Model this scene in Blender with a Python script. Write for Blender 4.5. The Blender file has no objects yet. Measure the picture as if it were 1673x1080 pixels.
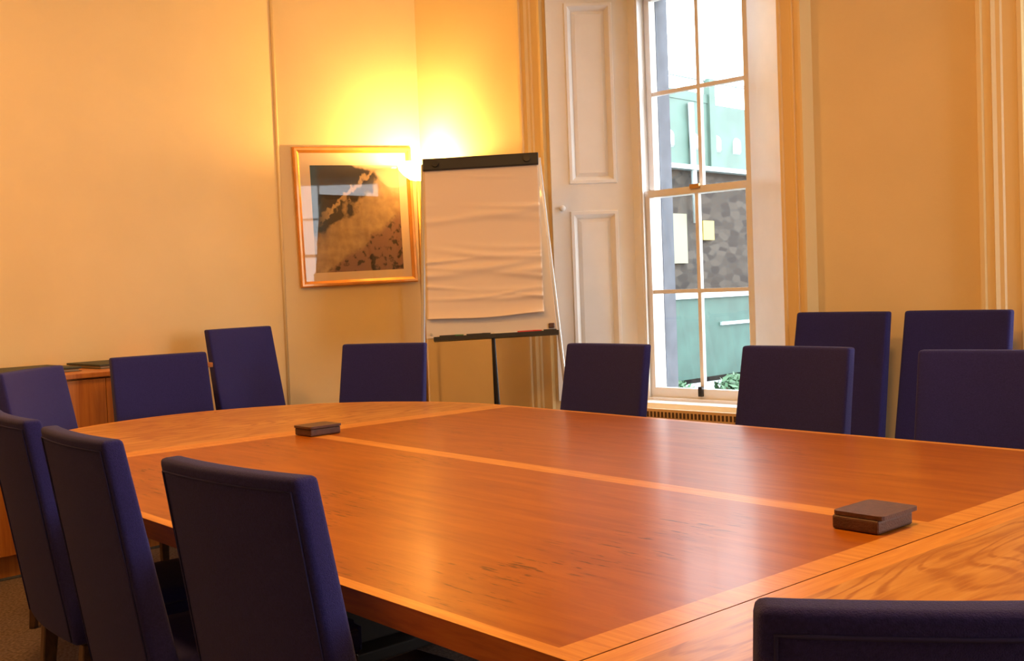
import bpy, bmesh, math, random
from mathutils import Vector, Matrix
random.seed(7)
S = bpy.context.scene
C = S.collection
PI = math.pi
R = math.radians

# ---------------------------------------------------------------- materials
def new_mat(name):
    m = bpy.data.materials.new(name); m.use_nodes = True
    nt = m.node_tree; b = nt.nodes['Principled BSDF']
    return m, nt, b
def mat(name, col, rough=.5, metal=0, noise=0, nscale=20, bump=0, bscale=200, coat=0, sheen=0, spec=.5, trans=0, emit=None, es=0):
    m, nt, b = new_mat(name)
    b.inputs['Base Color'].default_value = (*col, 1)
    b.inputs['Roughness'].default_value = rough
    b.inputs['Metallic'].default_value = metal
    b.inputs['Coat Weight'].default_value = coat
    b.inputs['Sheen Weight'].default_value = sheen
    b.inputs['Specular IOR Level'].default_value = spec
    tc = nt.nodes.new('ShaderNodeTexCoord')
    if noise:
        n = nt.nodes.new('ShaderNodeTexNoise'); n.inputs['Scale'].default_value = nscale; n.inputs['Detail'].default_value = 5
        nt.links.new(tc.outputs['Object'], n.inputs['Vector'])
        r = nt.nodes.new('ShaderNodeMapRange'); r.inputs[3].default_value = 1-noise; r.inputs[4].default_value = 1+noise
        r.inputs[1].default_value = .3; r.inputs[2].default_value = .7
        nt.links.new(n.outputs['Fac'], r.inputs[0])
        mx = nt.nodes.new('ShaderNodeVectorMath'); mx.operation = 'SCALE'; mx.inputs[0].default_value = col
        nt.links.new(r.outputs[0], mx.inputs['Scale']); nt.links.new(mx.outputs[0], b.inputs['Base Color'])
    if bump:
        n2 = nt.nodes.new('ShaderNodeTexNoise'); n2.inputs['Scale'].default_value = bscale; n2.inputs['Detail'].default_value = 4
        nt.links.new(tc.outputs['Object'], n2.inputs['Vector'])
        bp = nt.nodes.new('ShaderNodeBump'); bp.inputs['Strength'].default_value = bump; bp.inputs['Distance'].default_value = .004
        nt.links.new(n2.outputs['Fac'], bp.inputs['Height']); nt.links.new(bp.outputs[0], b.inputs['Normal'])
    if emit:
        b.inputs['Emission Color'].default_value = (*emit, 1); b.inputs['Emission Strength'].default_value = es
    return m
def wood(name, c1, c2, c3, scale=(1.2, 22, 8), rough=.25, coat=.3, cathedral=0, flecks=0, bump=.05, spec=.5):
    """grain runs along local X"""
    m, nt, b = new_mat(name)
    tc = nt.nodes.new('ShaderNodeTexCoord'); mp = nt.nodes.new('ShaderNodeMapping'); mp.inputs['Scale'].default_value = scale
    nt.links.new(tc.outputs['Object'], mp.inputs['Vector'])
    n = nt.nodes.new('ShaderNodeTexNoise'); n.inputs['Scale'].default_value = 3; n.inputs['Detail'].default_value = 8; n.inputs['Roughness'].default_value = .62
    n.inputs['Distortion'].default_value = .5
    nt.links.new(mp.outputs[0], n.inputs['Vector'])
    cr = nt.nodes.new('ShaderNodeValToRGB'); e = cr.color_ramp.elements
    e[0].position = .3; e[0].color = (*c3, 1); e[1].position = .72; e[1].color = (*c2, 1)
    k = e.new(.5); k.color = (*c1, 1)
    nt.links.new(n.outputs['Fac'], cr.inputs[0])
    out = cr.outputs[0]
    def darken(fac_socket, colr, amount, src):
        mx = nt.nodes.new('ShaderNodeMix'); mx.data_type = 'RGBA'; mx.blend_type = 'MIX'
        mm = nt.nodes.new('ShaderNodeMath'); mm.operation = 'MULTIPLY'; mm.inputs[1].default_value = amount
        nt.links.new(fac_socket, mm.inputs[0]); nt.links.new(mm.outputs[0], mx.inputs['Factor'])
        nt.links.new(src, mx.inputs['A']); mx.inputs['B'].default_value = (*colr, 1)
        return mx.outputs['Result']
    if cathedral:
        mp2 = nt.nodes.new('ShaderNodeMapping'); mp2.inputs['Scale'].default_value = (1.0, 3.2, 1)
        nt.links.new(tc.outputs['Object'], mp2.inputs['Vector'])
        w = nt.nodes.new('ShaderNodeTexNoise'); w.inputs['Scale'].default_value = 1.6; w.inputs['Detail'].default_value = 1.5; w.inputs['Distortion'].default_value = .3
        nt.links.new(mp2.outputs[0], w.inputs['Vector'])
        mu = nt.nodes.new('ShaderNodeMath'); mu.operation = 'MULTIPLY'; mu.inputs[1].default_value = 95
        nt.links.new(w.outputs['Fac'], mu.inputs[0])
        sn = nt.nodes.new('ShaderNodeMath'); sn.operation = 'SINE'; nt.links.new(mu.outputs[0], sn.inputs[0])
        rr = nt.nodes.new('ShaderNodeMapRange'); rr.inputs[1].default_value = .35; rr.inputs[2].default_value = 1
        nt.links.new(sn.outputs[0], rr.inputs[0])
        br = nt.nodes.new('ShaderNodeTexNoise'); br.inputs['Scale'].default_value = 9; br.inputs['Detail'].default_value = 4
        nt.links.new(mp.outputs[0], br.inputs['Vector'])
        b2 = nt.nodes.new('ShaderNodeMapRange'); b2.inputs[1].default_value = .3; b2.inputs[2].default_value = .5
        nt.links.new(br.outputs['Fac'], b2.inputs[0])
        mm = nt.nodes.new('ShaderNodeMath'); mm.operation = 'MULTIPLY'
        nt.links.new(rr.outputs[0], mm.inputs[0]); nt.links.new(b2.outputs[0], mm.inputs[1])
        out = darken(mm.outputs[0], c3, cathedral, out)
    if flecks:
        mp3 = nt.nodes.new('ShaderNodeMapping'); mp3.inputs['Scale'].default_value = (9, 60, 1)
        nt.links.new(tc.outputs['Object'], mp3.inputs['Vector'])
        v = nt.nodes.new('ShaderNodeTexNoise'); v.inputs['Scale'].default_value = 2; v.inputs['Detail'].default_value = 3
        nt.links.new(mp3.outputs[0], v.inputs['Vector'])
        r3 = nt.nodes.new('ShaderNodeMapRange'); r3.inputs[1].default_value = .58; r3.inputs[2].default_value = .68
        nt.links.new(v.outputs['Fac'], r3.inputs[0])
        q = nt.nodes.new('ShaderNodeTexNoise'); q.inputs['Scale'].default_value = 2.2; q.inputs['Detail'].default_value = 2
        nt.links.new(tc.outputs['Object'], q.inputs['Vector'])
        r4 = nt.nodes.new('ShaderNodeMapRange'); r4.inputs[1].default_value = .47; r4.inputs[2].default_value = .62
        nt.links.new(q.outputs['Fac'], r4.inputs[0])
        mm = nt.nodes.new('ShaderNodeMath'); mm.operation = 'MULTIPLY'
        nt.links.new(r3.outputs[0], mm.inputs[0]); nt.links.new(r4.outputs[0], mm.inputs[1])
        out = darken(mm.outputs[0], tuple(x*.25 for x in c3), flecks, out)
    nt.links.new(out, b.inputs['Base Color'])
    b.inputs['Specular IOR Level'].default_value = spec; b.inputs['Roughness'].default_value = rough; b.inputs['Coat Weight'].default_value = coat; b.inputs['Coat Roughness'].default_value = .12
    bp = nt.nodes.new('ShaderNodeBump'); bp.inputs['Strength'].default_value = bump; bp.inputs['Distance'].default_value = .004
    nt.links.new(n.outputs['Fac'], bp.inputs['Height']); nt.links.new(bp.outputs[0], b.inputs['Normal'])
    nt.links.new(bp.outputs[0], b.inputs['Coat Normal'])
    return m

M = {}
M['wall'] = mat('cream_wall_paint', (.80, .61, .31), .62, noise=.03, nscale=2.5, bump=.12, bscale=160)
M['trimc'] = mat('cream_gloss_trim', (.82, .62, .30), .4)
M['white'] = mat('white_gloss_paint', (.85, .86, .87), .35, noise=.02, nscale=8)
M['ceil'] = mat('ceiling_paint', (.86, .8, .68), .8)
M['fabric'] = mat('blue_violet_wool', (.026, .024, .138), .92, noise=.16, nscale=260, bump=.5, bscale=700, sheen=.1, spec=.12)
M['seam'] = mat('seam_thread', (.035, .034, .115), .9, spec=.1)
M['darkwood'] = wood('dark_beech', (.06, .028, .012), (.09, .04, .016), (.03, .013, .006), rough=.35)
M['veneer'] = wood('cherry_veneer', (.33, .092, .006), (.40, .124, .010), (.26, .065, .005), scale=(1.0, 9, 4), rough=.30, coat=.08, spec=.08, flecks=.85, bump=.05)
M['band'] = wood('pale_oak_band', (.58, .24, .04), (.66, .30, .06), (.48, .17, .025), scale=(2, 30, 8), rough=.30, coat=.08, spec=.08)
M['leafwood'] = wood('oak_leaf', (.48, .215, .045), (.58, .30, .08), (.33, .115, .022), scale=(1.1, 12, 6), rough=.30, coat=.08, spec=.08, cathedral=.95, bump=.07)
M['edge'] = wood('table_edge', (.40, .10, .014), (.48, .14, .02), (.26, .06, .01), scale=(2, 20, 20), rough=.35)
M['cab'] = wood('cabinet_veneer', (.45, .15, .022), (.54, .2, .032), (.34, .10, .014), scale=(14, 14, .9), rough=.4, coat=.1)
M['black'] = mat('black_plastic', (.012, .011, .011), .45)
M['blackm'] = mat('black_metal', (.02, .018, .017), .35, metal=.3)
M['matt'] = mat('dark_panel', (.018, .012, .010), .7)
M['boxbrown'] = mat('brown_leather', (.085, .032, .018), .5, noise=.25, nscale=60, bump=.3, bscale=300)
M['carpet'] = mat('carpet', (.14, .10, .085), .95, noise=.45, nscale=90, bump=.8, bscale=300, spec=.1)
M['carpet_edge'] = mat('carpet_border', (.035, .045, .06), .95, noise=.3, nscale=80)
M['gold'] = mat('gilt_wood', (.72, .30, .05), .32, metal=.35, noise=.1, nscale=12, coat=.3)
M['mount'] = mat('cream_mount', (.72, .55, .36), .8)
M['board'] = mat('whiteboard', (.74, .66, .56), .3, coat=.3)
M['chrome'] = mat('grey_metal', (.55, .53, .5), .35, metal=.6)
M['paper'] = mat('flipchart_paper', (.80, .64, .48), .85)
M['stone'] = mat('blue_grey_stone', (.09, .10, .125), .8, noise=.2, nscale=8)
M['grille'] = mat('radiator_enamel', (.80, .55, .27), .45)
M['slot'] = mat('radiator_slot', (.10, .05, .02), .8)
M['brass'] = mat('aged_brass', (.5, .3, .1), .35, metal=1)
M['grey'] = mat('dark_green_folder', (.035, .045, .035), .6, noise=.2, nscale=30)
M['papere'] = mat('paper_edges', (.6, .5, .35), .8)

def glass_mat():
    m = bpy.data.materials.new('window_glass'); m.use_nodes = True; nt = m.node_tree; nt.nodes.clear()
    o = nt.nodes.new('ShaderNodeOutputMaterial'); t = nt.nodes.new('ShaderNodeBsdfTransparent'); g = nt.nodes.new('ShaderNodeBsdfGlossy')
    g.inputs['Roughness'].default_value = .02; f = nt.nodes.new('ShaderNodeFresnel'); f.inputs['IOR'].default_value = 1.5
    ge = nt.nodes.new('ShaderNodeNewGeometry'); iv = nt.nodes.new('ShaderNodeMath'); iv.operation = 'SUBTRACT'; iv.inputs[0].default_value = 1; nt.links.new(ge.outputs['Backfacing'], iv.inputs[1])
    mu = nt.nodes.new('ShaderNodeMath'); mu.operation = 'MULTIPLY'; nt.links.new(f.outputs[0], mu.inputs[0]); nt.links.new(iv.outputs[0], mu.inputs[1])
    x = nt.nodes.new('ShaderNodeMixShader'); nt.links.new(mu.outputs[0], x.inputs[0]); nt.links.new(t.outputs[0], x.inputs[1]); nt.links.new(g.outputs[0], x.inputs[2])
    nt.links.new(x.outputs[0], o.inputs[0]); return m
M['glass'] = glass_mat()

def shade_mat():
    m, nt, b = new_mat('frosted_glass_bowl')
    b.inputs['Base Color'].default_value = (.95, .85, .62, 1); b.inputs['Roughness'].default_value = .5
    tr = nt.nodes.new('ShaderNodeBsdfTranslucent'); tr.inputs[0].default_value = (1, .85, .55, 1)
    x = nt.nodes.new('ShaderNodeMixShader'); x.inputs[0].default_value = .55
    o = nt.nodes['Material Output']
    b.inputs['Emission Color'].default_value = (1, .72, .30, 1); b.inputs['Emission Strength'].default_value = 9
    nt.links.new(b.outputs[0], x.inputs[1]); nt.links.new(tr.outputs[0], x.inputs[2]); nt.links.new(x.outputs[0], o.inputs[0])
    return m
M['bowl'] = shade_mat()

def picture_mat():
    """coast path photograph: local X right 0..1, Z up 0..1 (generated)"""
    m, nt, b = new_mat('landscape_print'); L = nt.links.new; N = nt.nodes.new
    tc = N('ShaderNodeTexCoord'); sp = N('ShaderNodeSeparateXYZ'); L(tc.outputs['Generated'], sp.inputs[0])
    n = N('ShaderNodeTexNoise'); n.inputs['Scale'].default_value = 5; n.inputs['Detail'].default_value = 6; L(tc.outputs['Generated'], n.inputs['Vector'])
    n2 = N('ShaderNodeTexNoise'); n2.inputs['Scale'].default_value = 13; n2.inputs['Detail'].default_value = 5; L(tc.outputs['Generated'], n2.inputs['Vector'])
    def math_(op, a, bb):
        q = N('ShaderNodeMath'); q.operation = op
        for i, s in enumerate((a, bb)):
            if isinstance(s, (int, float)): q.inputs[i].default_value = s
            else: L(s, q.inputs[i])
        return q.outputs[0]
    X, Z = sp.outputs['X'], sp.outputs['Z']
    def step(v, lo, hi):
        r = N('ShaderNodeMapRange'); r.inputs[1].default_value = lo; r.inputs[2].default_value = hi; L(v, r.inputs[0]); return r.outputs[0]
    def mix(f, a, col):
        x = N('ShaderNodeMix'); x.data_type = 'RGBA'; L(f, x.inputs['Factor'])
        if isinstance(a, tuple): x.inputs['A'].default_value = (*a, 1)
        else: L(a, x.inputs['A'])
        x.inputs['B'].default_value = (*col, 1); return x.outputs['Result']
    nz = math_('MULTIPLY', math_('SUBTRACT', n.outputs['Fac'], .5), .55)
    nz2 = math_('MULTIPLY', math_('SUBTRACT', n2.outputs['Fac'], .5), .5)
    base = mix(step(n2.outputs['Fac'], .35, .65), (.34, .22, .12), (.48, .33, .17))
    # cliff: dark upper left region, boundary rising to the right
    cliff = math_('ADD', math_('SUBTRACT', Z, math_('ADD', math_('MULTIPLY', X, .62), .33)), nz)
    c1 = mix(step(cliff, -.02, .03), base, (.045, .032, .028))
    # pale track through the cliff
    tr = math_('ABSOLUTE', math_('ADD', math_('SUBTRACT', Z, math_('ADD', math_('MULTIPLY', X, .75), .42)), math_('MULTIPLY', nz2, .5)), 0)
    c2 = mix(step(tr, .035, .015), c1, (.5, .34, .17))
    # sea and sky at upper right
    sky = math_('ADD', math_('SUBTRACT', Z, math_('SUBTRACT', 1.25, math_('MULTIPLY', X, .52))), math_('MULTIPLY', nz, .5))
    c3 = mix(step(sky, -.02, .02), c2, (.55, .37, .22))
    # heather ground in the lower right
    low = math_('ADD', math_('SUBTRACT', math_('MULTIPLY', X, .62), math_('ADD', Z, .08)), math_('MULTIPLY', nz, .4))
    c4 = mix(step(low, -.02, .04), c3, (.25, .135, .10))
    rocks = math_('MULTIPLY', step(low, -.03, .05), step(n2.outputs['Fac'], .52, .6))
    c5 = mix(rocks, c4, (.035, .022, .018))
    blue = math_('MULTIPLY', step(X, .22, .05), math_('MULTIPLY', step(Z, .25, .4), step(n.outputs['Fac'], .38, .5)))  # dark blue window reflection painted into the left of the print
    c6 = mix(blue, c5, (.03, .06, .09))
    L(c6, b.inputs['Base Color']); b.inputs['Roughness'].default_value = .6
    return m
M['print'] = picture_mat()

# ---------------------------------------------------------------- helpers
def obj(name, bm, m, parent=None, smooth=False, loc=None, rotz=None):
    me = bpy.data.meshes.new(name); bmesh.ops.recalc_face_normals(bm, faces=bm.faces); bm.to_mesh(me); bm.free()
    for x in (m if isinstance(m, (list, tuple)) else [m]): me.materials.append(x)
    if smooth:
        for p in me.polygons: p.use_smooth = True
    o = bpy.data.objects.new(name, me); C.objects.link(o)
    if parent: o.parent = parent
    if loc: o.location = loc
    if rotz is not None: o.rotation_euler.z = rotz
    return o
def tag(o, label=None, cat=None, group=None, kind=None):
    if label: o['label'] = label
    if cat: o['category'] = cat
    if group: o['group'] = group
    if kind: o['kind'] = kind
    return o
def thing(name, label, cat, loc=(0, 0, 0), rotz=0, group=None):
    o = bpy.data.objects.new(name, None); C.objects.link(o); o.location = loc; o.rotation_euler = (0, 0, rotz); o.empty_display_size = .1
    return tag(o, label, cat, group)
def struct(name, bm, m, smooth=False):
    return tag(obj(name, bm, m, None, smooth), kind='structure')
def box(bm, x0, x1, y0, y1, z0, z1, mi=0, M_=None):
    vs = [bm.verts.new((x, y, z)) for z in (z0, z1) for y in (y0, y1) for x in (x0, x1)]
    if M_ is not None:
        for v in vs: v.co = M_ @ v.co
    fs = [(0, 2, 3, 1), (4, 5, 7, 6), (0, 1, 5, 4), (2, 6, 7, 3), (0, 4, 6, 2), (1, 3, 7, 5)]
    out = []
    for f in fs:
        q = bm.faces.new([vs[i] for i in f]); q.material_index = mi; out.append(q)
    return vs, out
def bevel_all(bm, w, seg=2, edges=None):
    bmesh.ops.bevel(bm, geom=edges or list(bm.edges), offset=w, segments=seg, affect='EDGES', profile=.6)
def bbox(x0, x1, y0, y1, z0, z1, w=.003, seg=2):
    bm = bmesh.new(); box(bm, x0, x1, y0, y1, z0, z1); bevel_all(bm, w, seg); return bm
def prism(bm, pts, z0, z1, mi=0, mtop=None):
    a = [bm.verts.new((x, y, z0)) for x, y in pts]; b = [bm.verts.new((x, y, z1)) for x, y in pts]; n = len(pts)
    bm.faces.new(a[::-1]).material_index = mi; bm.faces.new(b).material_index = mi if mtop is None else mtop
    for i in range(n): bm.faces.new((a[i], a[(i+1) % n], b[(i+1) % n], b[i])).material_index = mi
def lathe(bm, prof, n=24, cx=0, cy=0):
    rings = []
    for r, z in prof:
        if r < 1e-5: rings.append([bm.verts.new((cx, cy, z))])
        else: rings.append([bm.verts.new((cx+r*math.cos(2*PI*i/n), cy+r*math.sin(2*PI*i/n), z)) for i in range(n)])
    for a, b in zip(rings, rings[1:]):
        for i in range(n):
            j = (i+1) % n
            if len(a) == 1 and len(b) == 1: continue
            if len(a) == 1: bm.faces.new((a[0], b[i], b[j]))
            elif len(b) == 1: bm.faces.new((a[i], b[0], a[j]))
            else: bm.faces.new((a[i], b[i], b[j], a[j]))
def tube(bm, p, q, r0, r1=None, n=12):
    p, q = Vector(p), Vector(q); r1 = r0 if r1 is None else r1
    d = (q-p).normalized(); a = d.orthogonal().normalized(); b = d.cross(a)
    A = [bm.verts.new(p+(a*math.cos(2*PI*i/n)+b*math.sin(2*PI*i/n))*r0) for i in range(n)]
    B = [bm.verts.new(q+(a*math.cos(2*PI*i/n)+b*math.sin(2*PI*i/n))*r1) for i in range(n)]
    for i in range(n): bm.faces.new((A[i], A[(i+1) % n], B[(i+1) % n], B[i]))
    bm.faces.new(A[::-1]); bm.faces.new(B)

# room frame: u runs along the window wall to the right, v into the room from the window wall
P1 = Vector((-.55, 7.04)); WU = Vector((.719, -.695)).normalized(); WV = -Vector((-WU.y, WU.x))
ROOM_A = math.atan2(WU.y, WU.x)
def W(u, v, z=0):
    p = P1+WU*u+WV*v; return Vector((p.x, p.y, z))
# matrix taking (u, -v, z) style local coordinates: local x = u, local y = outward (-v)
MR = Matrix.Translation((P1.x, P1.y, 0)) @ Matrix.Rotation(ROOM_A, 4, 'Z')   # local y = outward normal = -v
def rbox(bm, u0, u1, v0, v1, z0, z1, mi=0): return box(bm, u0, u1, -v1, -v0, z0, z1, mi, MR)

# ---------------------------------------------------------------- room shell
CEIL = 3.6; ROOM_U = 8.6; ROOM_V = 6.6; LEFT_U = -.319; CANT_V = .879
TH = .70
W1 = (1.10, 2.655)     # recess of the visible window at the inner wall face
G1 = (1.444, 2.275)      # opening at the sash plane
W2 = (3.73, 5.29)
G2 = (4.08, 4.94)
W3 = (6.36, 7.92)
G3 = (6.71, 7.57)
ZS, ZH = .515, 2.93
# floor and ceiling
bm = bmesh.new(); prism(bm, [tuple(W(*p)[:2]) for p in ((LEFT_U-.3, -.1), (ROOM_U+.3, -.1), (ROOM_U+.3, ROOM_V+.3), (LEFT_U-.3, ROOM_V+.3))], -.1, 0)
struct('floor', bm, M['carpet'])
bm = bmesh.new(); prism(bm, [tuple(W(*p)[:2]) for p in ((LEFT_U-.3, -TH), (ROOM_U+.3, -TH), (ROOM_U+.3, ROOM_V+.3), (LEFT_U-.3, ROOM_V+.3))], CEIL, CEIL+.1)
struct('ceiling', bm, M['ceil'])
# left wall and canted wall
bm = bmesh.new(); rbox(bm, LEFT_U-.3, LEFT_U, CANT_V, ROOM_V+.3, 0, CEIL); struct('wall_left', bm, M['wall'])
bm = bmesh.new(); prism(bm, [tuple(W(*p)[:2]) for p in ((LEFT_U, CANT_V), (0, 0), (-.2, -.3), (LEFT_U-.3, -.2), (LEFT_U-.3, CANT_V))], 0, CEIL); struct('wall_corner', bm, M['wall'])
bm = bmesh.new(); rbox(bm, LEFT_U, ROOM_U+.3, ROOM_V, ROOM_V+.3, 0, CEIL); struct('wall_back', bm, M['wall'])
# window wall built from piers, aprons and heads, with splayed recesses
bm = bmesh.new()
REC = .40
def pier(a0, a1, g0, g1):   # a = inner face extents, g = extents at the sash plane
    pts = [(a0, 0), (a1, 0), (g1, -REC), (g1, -TH), (g0, -TH), (g0, -REC)]
    prism(bm, [tuple(W(*p)[:2]) for p in pts], 0, CEIL)
pier(0, W1[0], -.2, G1[0]); pier(W1[1], W2[0], G1[1], G2[0]); pier(W2[1], W3[0], G2[1], G3[0]); pier(W3[1], ROOM_U, G3[1], ROOM_U)
for w, g in ((W1, G1), (W2, G2), (W3, G3)):
    tr = [tuple(W(*p)[:2]) for p in ((w[0], 0), (w[1], 0), (g[1], -REC), (g[1], -TH), (g[0], -TH), (g[0], -REC))]
    prism(bm, tr, ZH, CEIL)
    tr2 = [tuple(W(*p)[:2]) for p in ((w[0]+.26, -.30), (w[1]-.26, -.30), (g[1], -REC), (g[1], -TH), (g[0], -TH), (g[0], -REC))]
    prism(bm, tr2, 0, ZS)
struct('wall_window', bm, M['wall'])
# right wall with one window
RV = (.30, 2.20)
bm = bmesh.new()
rbox(bm, ROOM_U, ROOM_U+.4, -TH, RV[0], 0, CEIL); rbox(bm, ROOM_U, ROOM_U+.4, RV[1], ROOM_V+.3, 0, CEIL)
for r_ in (RV,): rbox(bm, ROOM_U, ROOM_U+.4, r_[0], r_[1], 0, .7); rbox(bm, ROOM_U, ROOM_U+.4, r_[0], r_[1], 2.9, CEIL)
struct('wall_right', bm, M['wall'])
# corner bead on the left wall, skirtings
bm = bmesh.new(); c = W(LEFT_U+.004, CANT_V); tube(bm, (c.x, c.y, .15), (c.x, c.y, CEIL), .010, n=12); struct('trim_1', bm, M['trimc'], True)
bm = bmesh.new(); rbox(bm, LEFT_U, LEFT_U+.02, CANT_V+.02, ROOM_V, 0, .15); struct('baseboard_left', bm, M['trimc'])
bm = bmesh.new(); rbox(bm, 0.02, .93, 0, .02, 0, .15); rbox(bm, 2.83, 3.54, 0, .02, 0, .15); struct('baseboard_window', bm, M['trimc'])
bm = bmesh.new()
a = W(LEFT_U, CANT_V); b_ = W(0, 0); d = (b_-a).normalized(); nrm = Vector((d.y, -d.x, 0))
prism(bm, [tuple(p[:2]) for p in (a+d*.03, b_-d*.03, b_-d*.03+nrm*.02, a+d*.03+nrm*.02)], 0, .15); struct('baseboard_corner', bm, M['trimc'])
# dark carpet border line in front of the cabinet
bm = bmesh.new(); rbox(bm, .245, .29, 1.8, ROOM_V-.1, 0, .004); struct('trim_2', bm, M['carpet_edge'])

# architraves: moulded jambs around the recesses
def architrave(name, u0, u1, deep, flip=False):
    """profile across u from outer edge u0 to recess edge u1"""
    bm = bmesh.new(); w = u1-u0
    prof = [(0, 0), (0, deep), (.10, deep), (.13, deep-.012), (.30, deep-.012), (.34, deep-.004), (.42, deep-.016), (.52, deep-.016), (.56, deep-.024), (.86, deep-.024), (.90, deep-.016), (1, deep-.016), (1, 0)]
    pts = [tuple(W(u0+w*t, max(d_, 0))[:2]) for t, d_ in prof]
    prism(bm, pts, 0, ZH+.12); return struct(name, bm, M['trimc'])
architrave('trim_3', .935, W1[0], .045)
architrave('trim_4', 2.785, W1[1], .105)
architrave('trim_5', 3.555, W2[0], .045)
architrave('trim_6', 5.46, W2[1], .045)
bm = bmesh.new(); rbox(bm, .93, 2.79, 0, .06, ZH, ZH+.16); rbox(bm, 3.55, 5.46, 0, .06, ZH, ZH+.16); struct('trim_7', bm, M['trimc'])

# ---------------------------------------------------------------- windows
def sash_window(name, g0, g1, z0, z1, place):
    """place(bm, a0,a1, d0,d1, z0,z1): a along the wall, d outward depth"""
    root = bpy.data.objects.new(name, None); C.objects.link(root); tag(root, kind='structure')
    bm = bmesh.new(); fw_ = .06
    place(bm, g0, g0+fw_, .34, .50, z0, z1); place(bm, g1-fw_, g1, .34, .50, z0, z1)
    place(bm, g0+fw_, g1-fw_, .36, .50, z1-.05, z1); place(bm, g0+fw_, g1-fw_, .34, .50, z0, z0+.03); place(bm, g0, g1, .5001, .60, z0, z0+.03)
    place(bm, g0+fw_, g0+fw_+.012, .345, .36, z0+.03, z1-.05); place(bm, g1-fw_-.012, g1-fw_, .345, .36, z0+.03, z1-.05)
    obj('window_frame', bm, M['white'], root)
    zm = (z0+z1)/2+.0
    for nm, za, zb, dd in (('lower_sash', z0+.03, zm+.02, .375), ('upper_sash', zm-.02, z1-.05, .425)):
        bm = bmesh.new(); a0, a1 = g0+.062, g1-.062; t = .036
        place(bm, a0, a0+t, dd, dd+.04, za, zb); place(bm, a1-t, a1, dd, dd+.04, za, zb)
        hb = .055 if nm == 'lower_sash' else .04
        place(bm, a0+t, a1-t, dd, dd+.04, za, za+hb); place(bm, a0+t, a1-t, dd, dd+.04, zb-.04, zb)
        mid = (a0+a1)/2; zc = (za+zb)/2+.012
        place(bm, mid-.011, mid+.011, dd+.006, dd+.034, za+hb, zb-.04)
        place(bm, a0+t, mid-.011, dd+.006, dd+.034, zc-.011, zc+.011); place(bm, mid+.011, a1-t, dd+.006, dd+.034, zc-.011, zc+.011)
        s = obj(nm, bm, M['white'], root)
        bm = bmesh.new(); place(bm, a0+t-.004, a1-t+.004, dd+.018, dd+.021, za+.05, zb-.03)
        obj('glass_pane', bm, M['glass'], s)
    bm = bmesh.new(); mid = (g0+g1)/2
    place(bm, mid-.03, mid+.03, .360, .376, zm+.005, zm+.03); obj('sash_catch', bm, M['brass'], root)
    bm = bmesh.new(); place(bm, mid-.012, mid+.012, .355, .376, z0+.045, z0+.10); obj('sash_lift', bm, M['blackm'], root)
    return root
def place_win(bm, a0, a1, d0, d1, z0, z1): rbox(bm, a0, a1, -d1, -d0, z0, z1)
def place_right(bm, a0, a1, d0, d1, z0, z1): rbox(bm, ROOM_U+d0-.25, ROOM_U+d1-.25, a0, a1, z0, z1)
sash_window('window_1', G1[0], G1[1], ZS+.02, ZH, place_win)
sash_window('window_2', G2[0], G2[1], ZS+.02, ZH, place_win)
sash_window('window_3', RV[0], RV[1], .7, 2.9, place_right)
sash_window('window_4', G3[0], G3[1], ZS+.02, ZH, place_win)
# sills
for nm, w, g in (('window_sill', W1, G1), ('window_sill', W2, G2), ('window_sill', W3, G3)):
    bm = bmesh.new()
    pts = [(w[0]+.17, -.22), (w[1]-.17, -.22), (g[1]-.002, -REC+.02), (g[1]-.002, -REC-.03), (g[0]+.002, -REC-.03), (g[0]+.002, -REC+.02)]
    prism(bm, [tuple(W(*p)[:2]) for p in pts], ZS+.0, ZS+.035); bevel_all(bm, .006, 2)
    o = obj(nm, bm, M['white'], bpy.data.objects[{G1: 'window_1', G2: 'window_2', G3: 'window_4'}[g]])
# outer stone reveal of the visible window
bm = bmesh.new(); rbox(bm, G1[0]-.05, G1[0]+.014, -TH-.02, -.605, -.35, CEIL)
struct('trim_8', bm, M['stone'])
bm = bmesh.new(); rbox(bm, G1[0], G1[0]+.010, -.604, -.50, ZS, ZH); struct('trim_9', bm, M['white'])

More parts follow.
